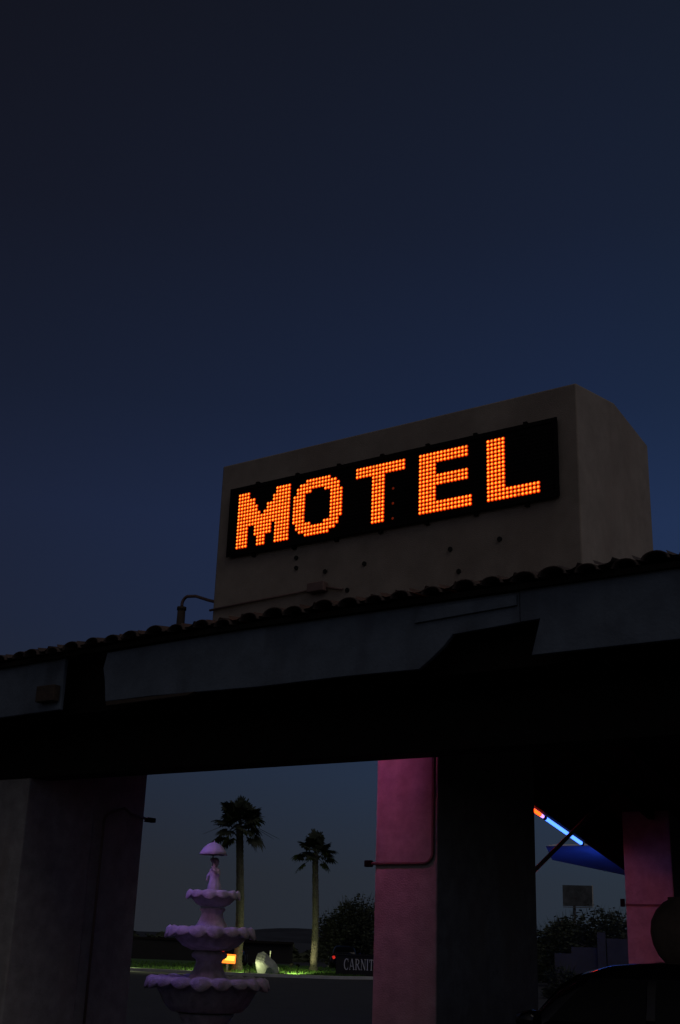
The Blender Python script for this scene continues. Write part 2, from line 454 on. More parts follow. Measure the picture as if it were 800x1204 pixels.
# low dark shed far behind the fountain
def wallbox(b, p0, p1, thick, z0, z1, mi=0):
    t = (p1 - p0); t.z = 0; t.normalize(); nn = Vector((-t.y, t.x, 0)) * thick
    q = [p0, p1, p1 + nn, p0 + nn]
    vs = [(p.x, p.y, z) for z in (z0, z1) for p in q]
    return b.add(vs, [(0, 1, 2, 3), (7, 6, 5, 4), (0, 4, 5, 1), (1, 5, 6, 2), (2, 6, 7, 3), (3, 7, 4, 0)], mi)
fb = thing('far_building', 'long low dark flat-roofed building far behind the fountain', 'building', at_plan(250, 98, 0))
w0, w1 = at_plan(120, 98, 0), at_plan(345, 101, 0)
wallbox(MB(), w0, w1, 9, 0, 1.45).build('wall', M['darkwall'], fb)
wallbox(MB(), w0 + Vector((-.3, -.3, 0)), w1 + Vector((.3, -.3, 0)), 9.7, 1.453, 1.62).build('roof', M['beam'], fb)
# lettered wall behind the mid pillar
lw0, lw1 = at_plan(396, 63.5, 0), at_plan(505, 63.5, 0)
cw = thing('restaurant_sign', 'low dark wall sign with white serif capitals beside the pink pillar', 'sign', lw0)
lw0.z = 0
td = (lw1 - lw0).normalized(); nn = Vector((td.y, -td.x, 0))
wallbox(MB(), lw0, lw1, .3, 0, 1.08).build('wall', M['darkwall'], cw)
wallbox(MB(), lw0 + nn * .05 - td * .05, lw1 + nn * .05 + td * .05, .4, 1.083, 1.14).build('coping', M['darkwall'], cw)
GL = {  # serif capitals as strokes in a 0..1 box: (x0,z0,x1,z1,width)
 'A': [((.08, 0), (.46, 1), .07), ((.46, 1), (.56, 1), .02), ((.52, 1), (.9, 0), .14), ((.24, .34), (.74, .34), .06), ((0, .02), (.22, .02), .04), ((.74, .02), (1.04, .02), .04)],
 'R': [((.2, 0), (.2, 1), .15), ((.04, .02), (.38, .02), .04), ((.04, .98), (.5, .98), .05), ((.5, .98), (.72, .86), .09), ((.74, .88), (.74, .64), .12), ((.72, .62), (.5, .5), .09), ((.26, .5), (.5, .5), .06), ((.46, .5), (.86, .02), .13), ((.8, .02), (1.0, .02), .04)],
 'N': [((.14, 0), (.14, 1), .07), ((.0, .02), (.3, .02), .04), ((.0, .98), (.2, .98), .04), ((.16, .98), (.84, .03), .14), ((.86, 0), (.86, 1), .07), ((.7, .98), (1.0, .98), .04)],
 'I': [((.2, 0), (.2, 1), .16), ((.02, .02), (.38, .02), .04), ((.02, .98), (.38, .98), .04)],
 'T': [((.42, 0), (.42, 1), .16), ((.24, .02), (.6, .02), .04), ((.02, .96), (.82, .96), .07), ((.03, .98), (.03, .74), .05), ((.81, .98), (.81, .74), .05)],
}
cpts = [(.5 + .44 * math.cos(R(a)), .5 + .5 * math.sin(R(a))) for a in range(50, 312, 20)]
GL['C'] = [(cpts[i], cpts[i + 1], .15 if 4 <= i <= 8 else .09) for i in range(len(cpts) - 1)] + [((.8, 1.0), (.8, .7), .05), ((.8, .26), (.8, .1), .04)]
spts = [(.74, .8), (.62, .96), (.36, .97), (.18, .84), (.2, .66), (.4, .54), (.62, .44), (.76, .28), (.66, .07), (.4, .02), (.18, .14)]
GL['S'] = [(spts[i], spts[i + 1], .13 if 3 <= i <= 7 else .08) for i in range(len(spts) - 1)] + [((.76, .98), (.76, .74), .05), ((.14, .26), (.14, .02), .05)]
GW = dict(C=.92, A=1.0, R=.98, N=1.0, I=.42, T=.86, S=.86)
hl = .50
xx = (at_plan(405.5, 63.5, 0) - lw0).length
for ch in 'CARNITAS':
    b = MB()
    for k, ((x0, z0), (x1, z1), wd) in enumerate(GL[ch]):
        a = Vector((x0, z0)); c = Vector((x1, z1)); t = (c - a).normalized(); t = Vector((1, 0)) if (c - a).length < 1e-6 else t
        s = Vector((-t.y, t.x)) * wd / 2; a2, c2 = a - t * .02, c + t * .02
        pr = 0.03 + .002 * k
        def W(p, o): 
            q = lw0 + td * (xx + p.x * hl * .50) + nn * o; return Vector((q.x, q.y, .42 + p.y * hl))
        q = [a2 - s, c2 - s, c2 + s, a2 + s]
        b.add([W(p, .003) for p in q] + [W(p, pr) for p in q], [(0, 1, 2, 3), (7, 6, 5, 4), (0, 4, 5, 1), (1, 5, 6, 2), (2, 6, 7, 3), (3, 7, 4, 0)])
    b.build('letter', M['letter'], cw)
    xx += GW[ch] * hl * .50 + .035

# right gap: block wall with pilaster, billboard
bw = thing('block_wall', 'low pale block wall with a taller post behind the dark car', 'wall', at_plan(690, 50, 0))
q = [at_plan(px, 50, 0) for px in (652, 672, 704, 714, 760)]
wallbox(MB(), q[0], q[1], .3, 0, 1.55).build('low_section', M['wall'], bw)
wallbox(MB(), q[1], q[2], .3, 0, 1.80).build('mid_section', M['wall'], bw)
wallbox(MB(), q[2] + Vector((0, -.1, 0)), q[3] + Vector((0, -.1, 0)), .45, 0, 2.36).build('post', M['wall'], bw)
wallbox(MB(), q[3], q[4], .3, 0, 2.15).build('high_section', M['wall'], bw)

B0, B1 = at(661.5, 1040.5, 150), at(696, 1041.5, 150); B2 = at(661.5, 1065, 150)
bb = thing('billboard', 'small dark billboard on a post above the shrubs', 'billboard', at_plan(679, 150.5, 0))
t = (B1 - B0); t.z = 0; t.normalize(); n2 = Vector((-t.y, t.x, 0))
oz0, oz1 = B2.z, B0.z
wallbox(MB(), B0, B1, .3, oz0, oz1).build('panel', M['board'], bb)
wallbox(MB(), B1 + t * .01 - n2 * .06, B1 + t * .13 - n2 * .06, .42, oz0 - .05, oz1 + .05).build('edge_trim', M['letter'], bb)
wallbox(MB(), B0 - n2 * .5, B1 - n2 * .5, .45, oz0 - .17, oz0 - .1).build('catwalk', M['steel'], bb)
pm = (B0 + B1) / 2 + n2 * .5
MB().tube([(pm.x - .4, pm.y, 0), (pm.x - .4, pm.y, oz1 - .4)], .16, 10).build('post', M['steel'], bb)
MB().tube([(pm.x - .8 * t.x - .4, pm.y - .8 * t.y, oz0 + .3), (pm.x + .8 * t.x - .4, pm.y + .8 * t.y, oz0 + .3)], .07, 8).build('crossbar', M['steel'], bb)

# ================================================================== CARS
def loft(secs, mi=0, b=None, smooth=True):
    b = b or MB(); n = len(secs[0])
    vs = [p for s_ in secs for p in s_]
    fs = [(i * n + k, i * n + (k + 1) % n, (i + 1) * n + (k + 1) % n, (i + 1) * n + k) for i in range(len(secs) - 1) for k in range(n)]
    b.add(vs, fs, mi, smooth); b.add(secs[0], [tuple(range(n))[::-1]], mi); b.add(secs[-1], [tuple(range(n))], mi)
    return b
def sect(x, hw0, hw1, z0, z1, e=3.2, n=24):
    """closed section across the car at x: half widths at bottom/top, superellipse corners"""
    out = []; zc = (z0 + z1) / 2; hz = (z1 - z0) / 2
    for k in range(n):
        a = 2 * math.pi * k / n + math.pi / n; c, s_ = math.cos(a), math.sin(a)
        yy = math.copysign(abs(c) ** (2 / e), c); zz = math.copysign(abs(s_) ** (2 / e), s_)
        hw = hw0 + (hw1 - hw0) * (zz + 1) / 2
        out.append(Vector((x, yy * hw, zc + zz * hz)))
    return out
def car(label, loc, rz, group=None, lit_tail=False):
    """front towards local -x; roof 1.545 high"""
    root = thing('parked_car', label, 'car', (0, 0, 0), group)
    S = [(-2.25, .60, .55, .34, .62), (-2.16, .80, .74, .24, .76), (-1.9, .88, .82, .2, .86), (-1.3, .90, .84, .2, .94), (-.85, .905, .85, .2, .98), (0, .91, .86, .2, 1.0),
         (1.0, .91, .85, .2, 1.02), (1.7, .89, .82, .22, 1.03), (2.1, .84, .76, .3, .99), (2.22, .7, .62, .42, .86)]
    body = loft([sect(*s_) for s_ in S])
    G = [(-.74, .73, .70, .86, .95), (-.58, .74, .66, .9, 1.15), (-.40, .75, .62, .9, 1.345), (-.22, .755, .60, .9, 1.455), (.0, .76, .60, .9, 1.512), (.4, .76, .60, .9, 1.545), (.9, .76, .60, .9, 1.545),
         (1.4, .75, .59, .9, 1.50), (1.75, .73, .58, .9, 1.38), (2.02, .7, .6, .86, 1.1)]
    loft([sect(x, a, c, z0, z1, 4.2, 28) for x, a, c, z0, z1 in G], 0, body)
    bo = body.build('body', M['paint'], root)
    # glass panels 6 mm proud of the cabin
    def cab(x, f):   # half width at height fraction f for cabin x, top z
        for (xa, *A), (xb, *B_) in zip(G, G[1:]):
            if xa <= x <= xb:
                t = (x - xa) / (xb - xa); v = [p + (q_ - p) * t for p, q_ in zip(A, B_)]
                return v
        return list(G[-1][1:])
    def screen(name, xs, off):
        vs = []
        for x, lift in xs:
            a, c, z0, z1 = cab(x, 1)
            for k in range(9):
                u = -1 + 2 * k / 8; vs.append(Vector((x + off * .006, u * (c - .07), z1 + .005 - .03 * abs(u) ** 3 + lift)))
        n = len(xs); fs = [(i * 9 + k, i * 9 + k + 1, i * 9 + k + 10, i * 9 + k + 9) for i in range(n - 1) for k in range(8)]
        MB().add(vs, fs, 0, True).build(name, M['glass'], root)
    screen('windscreen', [(-.70, .004), (-.58, .004), (-.40, .006), (-.26, .006)], -1)
    screen('rear_window', [(1.48, .006), (1.75, .006), (1.95, .006)], 1)
    for sgn in (-1, 1):
        for x0, x1, x2, x3 in ((-.46, -.10, .42, .42), (.5, .5, 1.02, 1.02), (1.1, 1.1, 1.5, 1.72)):
            def sp(x, z):
                a, c, z0, z1 = cab(x, 0); f = max(0, min(1, (z - z0) / (z1 - z0)))
                e = 4.2; zz = 2 * f - 1
                return Vector((x, sgn * ((a + (c - a) * f) * (1 - abs(zz) ** e) ** (1 / e) + .008), z))
            vs = []
            for i in range(6):
                t = i / 5
                for k in range(4):
                    zt = 1.04 + .36 * k / 3
                    xa = x0 + (x1 - x0) * k / 3; xb = x3 + (x2 - x3) * k / 3
                    vs.append(sp(xa + (xb - xa) * t, zt))
            MB().add(vs, [(i * 4 + k, i * 4 + k + 1, i * 4 + k + 5, i * 4 + k + 4) for i in range(5) for k in range(3)], 0, True).build('side_window', M['glass'], root)
        for x in (-1.38, 1.36):
            wh = MB().lathe((0, 0, 0), [(.20, -.11), (.31, -.115), (.335, -.08), (.335, .08), (.31, .115), (.20, .11)], 28)
            for v in wh.v: v.xyz = (x + v.x, sgn * (.80) + v.z, .335 + v.y)
            wo = wh.build('wheel', M['rubber'], root)
            rm = MB().lathe((0, 0, 0), [(.02, .03), (.19, .06), (.205, .10), (.205, -.05)], 20)
            for k in range(5):
                a = k * 1.2566; rm.tube([(0, 0, .075), (.19 * math.cos(a), .19 * math.sin(a), .105)], .024, 6)
            for v in rm.v: v.xyz = (x + v.x, sgn * (.80 + v.z), .335 + v.y)
            rm.build('rim', M['chrome'], wo)
        hl_ = loft([sect(-2.22, .10, .09, .62, .72, 2.5, 12), sect(-1.98, .13, .12, .66, .80, 2.5, 12)])
        for v in hl_.v: v.y += sgn * .60
        hl_.build('headlight', M['chrome'], root)
        tl = loft([sect(2.0, .12, .10, .78, .95, 2.5, 12), sect(2.21, .08, .07, .76, .90, 2.5, 12)])
        for v in tl.v: v.y += sgn * .62
        tl.build('tail_light', M['red_lamp'] if lit_tail else M['lensred'], root)
        mr = loft([sect(-.62, .05, .05, 1.0, 1.1, 2.5, 12), sect(-.50, .10, .09, .97, 1.13, 2.5, 12), sect(-.44, .09, .08, .98, 1.12, 2.5, 12)])
        for v in mr.v: v.y += sgn * .97
        mr.tube([(-.52, sgn * .82, 1.0), (-.52, sgn * .92, 1.03)], .02, 6).build('mirror', M['paint'], root)
        MB().box(-.05, .12, sgn * .905 - .012, sgn * .905 + .012, .84, .865).build('door_handle', M['chrome'], root)
    MB().box(-2.24, -2.20, -.4, .4, .40, .56).build('grille', M['black'], root)
    root.location = loc; root.rotation_euler = (0, 0, rz)
    return root
car('black car parked under the canopy with neon glints on its roof', (-4.30, 11.05, 0), 0)
pc = at_plan(276.5, 92, 0)
car('dark car with a lit red tail lamp behind the taller palm', pc, R(-55) , 'far cars with lit tail lamps', True)
pc = at_plan(405, 77, 0)
car('dark car with a lit red tail lamp behind the white lettered wall', pc, R(-55), 'far cars with lit tail lamps', True)

# ================================================================== CANOPY
XL, XR = -14.5, 4.5
XRK = -7.60
cn = thing('motel_canopy', 'dark tile-roofed motel canopy on stucco pillars with broken fascia boards', 'building', (-6, 9.9, 0))
def sag(x): return -.012 * max(0, -7.5 - x) ** 1.3 if x < -7.5 else 0
# front roof slope
EY, EZ, RY = 8.92, 4.545, 12.2
SL = .225
def roofz(y): return EZ + (y - EY) * SL
dk = MB()
nx = 30
vs = []; 
for i in range(nx + 1):
    x = XL + (XR - XL) * i / nx; s_ = sag(x)
    vs += [Vector((x, EY + .03, EZ - .04 + s_)), Vector((x, EY + .03, EZ + .01 + s_)), Vector((x, RY, roofz(RY) + .01 + s_)), Vector((x, RY, roofz(RY) - .1 + s_))]
dk.add(vs, [(i * 4 + k, i * 4 + (k + 1) % 4, (i + 1) * 4 + (k + 1) % 4, (i + 1) * 4 + k) for i in range(nx) for k in range(4)] + [(0, 1, 2, 3), (nx * 4 + 3, nx * 4 + 2, nx * 4 + 1, nx * 4)])
dk.build('roof_deck', M['beam'], cn)
tl = MB(); rng = random.Random(4)
x = XL + .12; PITCHX = .298
while x < XR:
    for c in range(8):
        jx, jz, jr = rng.uniform(-.028, .028), rng.uniform(-.022, .016), rng.uniform(-.016, .016)
        y0 = EY - .06 + c * .40 + rng.uniform(-.045, .045); y1 = y0 + .46
        if y0 > RY - .1: break
        if -8.40 < x < -3.98 and y1 > 9.68: y1 = min(y1, 9.69)
        if y0 > 9.6 and -8.5 < x < -3.9 and y0 < 11.7: continue
        vs = []; seg = 9
        for (yy, rr, lift) in ((y0, .114 + jr, .030), (y1, .098 + jr, .006)):
            for layer in (0, .017):
                for k in range(seg + 1):
                    a = math.pi * k / seg
                    vs.append(Vector((x + jx + math.cos(a) * (rr - layer), yy, roofz(yy) + sag(x) + lift + jz + math.sin(a) * (rr - layer) * .64)))
        n1 = seg + 1; fs = []
        for k in range(seg):
            fs += [(k, k + 1, 2 * n1 + k + 1, 2 * n1 + k), (n1 + k, n1 + k + 1, k + 1, k), (2 * n1 + k, 2 * n1 + k + 1, 3 * n1 + k + 1, 3 * n1 + k), (n1 + k, 3 * n1 + k, 3 * n1 + k + 1, n1 + k + 1)]
        tl.add(vs, fs, 0, True)
        # pan tile between caps
        vs = []
        for (yy, lift) in ((y0 + .03, .034), (y1, .006)):
            for k in range(6):
                a = math.pi * k / 5
                vs.append(Vector((x + PITCHX / 2 - math.cos(a) * .085, yy, roofz(yy) + sag(x) + lift + .07 - math.sin(a) * .055)))
        tl.add(vs, [(k, k + 1, k + 7, k + 6) for k in range(5)], 0, True)
    x += PITCHX + rng.uniform(-.014, .014)
tl.build('roof_tiles', M['tile'], cn)

# fascia boards (front face y = 9.0)
f = MB()
f.prism([(XL, 3.80), (-9.84, 3.90), (-9.84, 4.50), (XL, 4.44)], 9.0, 9.05); f.build('fascia_board', M['fascia'], cn, bevel=.008)
f = MB()
f.prism([(-9.16, 3.935), (-8.5, 3.94), (-7.1, 3.915), (-6.1, 3.925), (-5.31, 3.915), (-5.2, 3.99), (-5.06, 4.1), (-4.97, 4.195), (-4.56, 4.215), (-4.318, 4.228), (-4.318, 4.50), (-7.4, 4.505), (-9.2, 4.47), (-9.24, 4.3), (-9.20, 4.16)], 9.0, 9.05)
f.build('fascia_board', M['fascia'], cn, bevel=.006)
f = MB()
f.prism([(-4.312, 4.228), (-4.13, 4.235), (-4.215, 3.93), (XR, 3.935), (XR, 4.52), (-4.312, 4.51)], 8.994, 9.05); f.build('fascia_board', M['fascia'], cn, bevel=.006)
f = MB()
f.prism([(-5.35, 4.335), (-4.335, 4.375), (-4.335, 4.468), (-5.30, 4.455)], 8.975, 8.997)
f.build('trim_board', M['fascia'], cn, bevel=.004)
f = MB(); f.prism([(-9.12, 3.885), (-8.0, 3.905), (-7.9, 3.932), (-8.7, 3.93), (-9.14, 3.93)], 8.985, 9.04); f.build('splintered_batten', M['timber'], cn)
f = MB(); f.box(-10.14, -9.86, 8.90, 8.998, 3.985, 4.165); f.build('timber_block', M['timber'], cn, bevel=.01)
# soffit, beam
MB().box(XL, XR, 9.30, 9.34, 3.94, 4.5).build('gap_backing', M['beam'], cn)  # dark backing added so the fascia gaps stay black
MB().box(XL, XR, 9.28, 9.895, 3.905, 3.935).build('soffit', M['beam'], cn)
MB().box(XL, XR, 9.9, 10.25, 3.345, 3.93).build('beam', M['beam'], cn, bevel=.01)
MB().box(XL, XR, 10.255, 12.4, 3.99, 4.05).build('ceiling', M['beam'], cn)
MB().box(XL, XRK - .1, 12.4, 12.5, 3.76, 5.1).build('back_board', M['beam'], cn)
# rear roof slope, falling away from us
def rakez(y): return 3.583 - .192 * (y - 16.22)
RE = 21.7
def slab(x0, x1, y0, y1, o0, o1, mi=0):
    return MB().prism([(y0, rakez(y0) + o0), (y1, rakez(y1) + o0), (y1, rakez(y1) + o1), (y0, rakez(y0) + o1)], x0, x1, 'x', mi)
slab(XRK + .004, XR, 12.51, RE, .70, .92).build('rear_roof', M['beam'], cn)
slab(XRK - .05, XRK, 12.51, RE, 0, .92).build('rake_board', M['beam'], cn)
slab(XRK - .05, XR, RE + .004, RE + .05, .45, .92).build('rear_fascia', M['beam'], cn)
for k in range(14):
    x0 = XRK + .72 + k * .84
    slab(x0, x0 + .09, 12.6, RE - .01, .56, .697).build('rafter', M['beam'], cn)
MB().prism([(8.99, 4.49), (12.2, 5.2), (12.5, 5.15), (12.5, 4.3), (9.9, 3.94), (9.06, 3.94)], XR + .003, XR + .1, 'x').build('gable_board', M['beam'], cn)

MB().box(XRK - .05, XR, 12.14, 12.62, 5.10, 5.30).build('ridge_cap', M['beam'], cn)
slab(XR + .003, XR + .05, 12.63, RE, 0, .92).build('rake_board', M['beam'], cn)

# pillars
def pillar(x0, x1, y0, y1, z1):
    return MB().box(x0, x1, y0, y1, 0, z1).build('pillar', M['pillar'], cn, bevel=.02)
pl = pillar(-12.6, -11.227, 9.93, 11.04, 3.90)
pw = pillar(-12.4, -11.25, 11.045, 11.975, 3.985)
p2 = pillar(-7.315, -6.535, 11.5, 13.95, 3.985)
p3 = MB().prism([(18.9, 0), (20.6, 0), (20.6, rakez(20.6) + .695), (18.9, rakez(18.9) + .695)], -7.33, -6.545, 'x').build('pillar', M['pillar'], cn, bevel=.02)
pillar(3.2, 4.0, 11.5, 13.95, 3.985); pillar(3.2, 4.0, 18.9, 20.6, rakez(20.6) + .6)
def conduit(par, pts, r=.017, bx=None):
    o = MB().tube(pts, r, 10).build('conduit', M['pipe'], par)
    if bx: MB().box(*bx).build('end_box', M['black'], o, bevel=.008)
y = 11.478
conduit(p2, [(-6.575, y, 3.95), (-6.575, y, 2.62)] + arc((-6.69, y, 2.555), (1, 0, 0), (0, 0, -1), .115, 0, 90)[0:] + [(-7.36, y, 2.44)], .017, (-7.42, -7.335, 11.44, 11.5, 2.405, 2.475))
y = 18.878
conduit(p3, [(-6.60, y, 2.33), (-7.32, y, 2.33)], .017, (-7.40, -7.335, 18.85, 18.9, 2.30, 2.42))
xq = -11.205
conduit(pw, [(xq, 11.2, .6), (xq, 11.2, 2.95)] + arc((xq, 11.32, 2.95), (0, -1, 0), (0, 0, 1), .12, 0, 70) + [(xq, 11.55, 3.16), (xq, 11.68, 3.10), (xq, 11.95, 3.07)], .016, (xq - .05, xq + .03, 11.98, 12.13, 3.03, 3.09))
MB().tube([(-7.0, 13.93, 2.135), (-7.0, 17.75, 3.94)], .03, 10).build('knee_brace', M['pipe'], cn)

# ---- neon run under the roof edge, plus unseen tubes and baffles added for light
ne = thing('neon_tube', 'blue and orange neon tube lights running under the sloping roof edge, with added hidden tubes', 'neon light', (XRK, 16, 3.4))
def neon(p0, p1, mt, r=.02, caps=True):
    p0, p1 = Vector(p0), Vector(p1); d = (p1 - p0).normalized()
    o = MB().tube([p0, p1], r, 12).build('glass_tube', mt, ne)
    if caps:
        for q in (p0 - d * .005, p1 + d * .005): MB().tube([q - d * .025, q + d * .025], r * 1.2, 10).build('end_cap', M['black'], o)
def rk(y): return (XRK - .085, y, rakez(y) - .022)
neon(rk(16.74), rk(18.08), M['neon_blue'], .027)
neon(rk(15.9), rk(16.60), M['neon_orange'], .024, False)
neon(rk(16.615), rk(16.68), M['neon_lilac'], .024, False)
neon((-7.22, 14.03, 2.54), (-6.90, 14.03, 2.34), M['fill_rose'], .02)  # unseen tube added behind the mid pillar to redden the far one
hd = MB(); hx = [(-7.27, 2.572), (-6.86, 2.316)]  # added hood, casts the slanting shade edge on the far pillar
hv = [Vector((x, yy, z + dz + dy)) for x, z in hx for yy, dz in ((13.955, .07), (14.45, .045)) for dy in (.0, .015)]
hd.add(hv, [(0, 2, 6, 4), (1, 5, 7, 3), (0, 1, 3, 2), (4, 6, 7, 5), (0, 4, 5, 1), (2, 3, 7, 6)])
hd.build('added_hood', M['black'], ne)
MB().prism([(13.955, 2.2), (14.45, 2.2), (14.45, 2.66), (13.955, 2.66)], -7.31, -7.285, 'x').build('added_cheek', M['black'], ne)  # added cheek, keeps the rose light off the fountain
for x0 in (-8.80, -7.76):
    neon((x0, 10.30, 3.80), (x0 + 1.0, 10.30, 3.80), M['neon_red'], .022)  # unseen tubes, inferred from the pink light on the mid pillar
    neon((x0, 10.30, 3.90), (x0 + 1.0, 10.30, 3.90), M['neon_violet'], .022)
for xa in [-8.93 + .33 * q for q in range(7)] + [-6.62]: MB().prism([(10.253, 3.36), (10.42, 3.375), (10.85, 3.47), (10.85, 3.985), (10.253, 3.985)], xa, xa + .03, 'x').build('added_baffle', M['black'], ne)  # added fins, keep the tube light off the left column
for k in range(2):
    neon((-13.9 + k * 1.33, 12.56, 4.05), (-12.62 + k * 1.33, 12.56, 4.05), M['fill_indigo'], .022)  # unseen tubes added to tint the fountain blue

neon((-11.66, 12.04, 3.1), (-11.66, 12.04, 3.9), M['fill_mauve'], .022)  # unseen tube added to light the fountain's front

# ================================================================== ROOFTOP BLOCK AND SIGN
X0, X1, BY0, BY1 = -8.36, -4.021, 9.7, 11.62
bk = thing('stucco_parapet', 'tan stucco gabled block standing on the tile roof', 'parapet', (-6.2, 10.6, 4.7))
MB().prism([(BY0, 4.3), (BY1, 4.3), (BY1, 6.775), (10.68, 6.90), (BY0, 6.712)], X0, X1, 'x').build('block', M['stucco'], bk, bevel=.015)
for x, z in ((-7.243, 5.442), (-7.237, 5.328), (-6.86, 5.236), (-6.376, 5.248), (-5.38, 5.249), (-4.846, 5.268), (-5.286, 5.01), (-6.575, 4.995)):
    MB().tube([(x, BY0 - .016, z), (x, BY0 + .02, z)], .024, 10).build('bolt_hole', M['hole'], bk)
cd = thing('conduit_box', 'grey junction box and conduit low on the tan stucco block', 'conduit', (-6.93, 9.68, 5.06))
MB().box(-7.03, -6.82, 9.61, 9.694, 5.01, 5.11).build('junction_box', M['pipe'], cd, bevel=.008)
MB().tube([(-8.38, 9.675, 5.0), (-7.9, 9.675, 5.022), (-7.033, 9.675, 5.05)], .014, 8).tube([(-6.817, 9.675, 5.05), (-6.62, 9.675, 5.005)], .014, 8).build('conduit', M['pipe'], cd)
vp = thing('vent_pipe', 'reddish gooseneck pipe on the roof tiles left of the stucco block', 'pipe', (-9.0, 9.9, 4.8))
MB().tube([(-9.0, 9.9, 4.74), (-9.0, 9.9, 5.14)], [.052, .046], 12).tube([(-9.0, 9.9, 5.135), (-9.0, 9.9, 5.17)], .055, 12).build('stub', M['timber'], vp)
MB().tube([(-9.0, 9.9, 5.17), (-9.0, 9.9, 5.20)] + arc((-8.91, 9.9, 5.20), (-1, 0, 0), (0, 0, 1), .09, 10, 80) + [(-8.8, 9.9, 5.275), (-8.6, 9.9, 5.20), (-8.37, 9.9, 5.13)], .018, 10).build('hooked_pipe', M['pipe'], vp)

sg = thing('motel_sign', 'lit orange diode sign reading MOTEL mounted on the stucco block', 'sign', (-6.14, 9.65, 5.56))
KS = 9.652 / 9.578
SX0, SX1, SZ0, SZ1 = -8.165, -4.215, 5.585, 6.365
MB().box(SX0, SX1, 9.655, 9.697, SZ0, SZ1).build('housing', M['black'], sg, bevel=.01)
fr = MB()
fr.box(SX0 - .012, SX1 + .012, 9.645, 9.654, SZ1 - .03, SZ1 + .012).box(SX0 - .012, SX1 + .012, 9.645, 9.654, SZ0 - .012, SZ0 + .03)
fr.box(SX0 - .012, SX0 + .03, 9.6455, 9.6545, SZ0 + .031, SZ1 - .031).box(SX1 - .03, SX1 + .012, 9.6455, 9.6545, SZ0 + .031, SZ1 - .031)
fr.build('bezel', M['black'], sg)
for k in range(7):
    x = SX0 + .35 + k * .545
    for z0, z1 in ((SZ1 + .014, SZ1 + .045), (SZ0 - .045, SZ0 - .014)):
        MB().box(x - .02, x + .02, 9.665, 9.6985, z0, z1).build('mounting_tab', M['black'], sg)
PX, PZ, LX, LZ, LY = .0399 * KS, .0404 * KS, -7.971 * KS, 1.6 + 4.639 * KS, 9.652
def rows_from_cols(top, bot): return [''.join('#' if top[c] <= r <= bot[c] else '.' for c in range(len(top))) for r in range(16)]
GLY = {}
GLY['M'] = (0, rows_from_cols([0, 0, 0, 0, 2, 2, 4, 6, 7, 6, 4, 4, 2, 0, 0, 0, 0, 0], [15, 15, 15, 15, 9, 9, 12, 15, 15, 15, 12, 12, 9, 15, 15, 15, 15, 15]))
def orow(r):
    r = min(r, 15 - r)
    ext = [(4, 11), (2, 13), (1, 14), (1, 14)][r] if r < 4 else (0, 15)
    hole = None if r < 3 else ((6, 9) if r == 3 else (4, 11))
    return ''.join('#' if ext[0] <= c <= ext[1] and not (hole and hole[0] <= c <= hole[1]) else '.' for c in range(16))
GLY['O'] = (19, [orow(r) for r in range(16)])
GLY['T'] = (39, ['#' * 15 if r < 3 else '.....####......' for r in range(16)])
GLY['E'] = (58, [('#' * 14 + '.') if r < 3 or 6 <= r <= 8 else ('#' * 15 if r > 12 else '#####' + '.' * 10) for r in range(16)])
GLY['L'] = (77, ['#' * 14 if r > 12 else '#####' + '.' * 9 for r in range(16)])
lit = set()
def diode(b, c, r, rim, core, depth):
    x, z = LX + c * PX, LZ - r * PZ; n = 10
    ringA = [(x + math.cos(2 * math.pi * k / n) * rim, LY, z + math.sin(2 * math.pi * k / n) * rim) for k in range(n)]
    ringB = [(x + math.cos(2 * math.pi * k / n) * core, LY - depth * .6, z + math.sin(2 * math.pi * k / n) * core) for k in range(n)]
    b.add(ringA + ringB, [(k, (k + 1) % n, n + (k + 1) % n, n + k) for k in range(n)], 0)
    b.add(ringB + [(x, LY - depth, z)], [(k, (k + 1) % n, n) for k in range(n)], 1)
for ch, (c0, rows) in GLY.items():
    b = MB()
    for r, row in enumerate(rows):
        for c, q in enumerate(row):
            if q == '#': lit.add((c0 + c, r)); diode(b, c0 + c, r, .0198, .0110, .012)
    lo = b.build('letter', [M['led_rim_bloom'], M['led_core']], sg)
    at_ = lo.data.attributes.new('power', 'FLOAT', 'FACE')
    cellp = {}
    for p_ in lo.data.polygons:
        key = (round((p_.center.x + sg.location.x - LX) / PX), round((LZ - p_.center.z - sg.location.z) / PZ))
        if key not in cellp: cellp[key] = random.uniform(.86, 1.12) if random.random() > .03 else random.uniform(.5, .7)
        at_.data[p_.index].value = cellp[key]
for r in (7, 11, 15):
    lit.add((50, r)); b = MB(); diode(b, 50, r, .014, .008, .01); b.build('dim_diode', [M['led_dim'], M['led_dim']], sg)
b = MB()
for c in range(-2, 95):
    for r in range(16):
        if (c, r) not in lit: diode(b, c, r, .011, .007, .008)
structure(b.build('unlit_diodes', [M['diode'], M['diode']], sg), 'stuff')

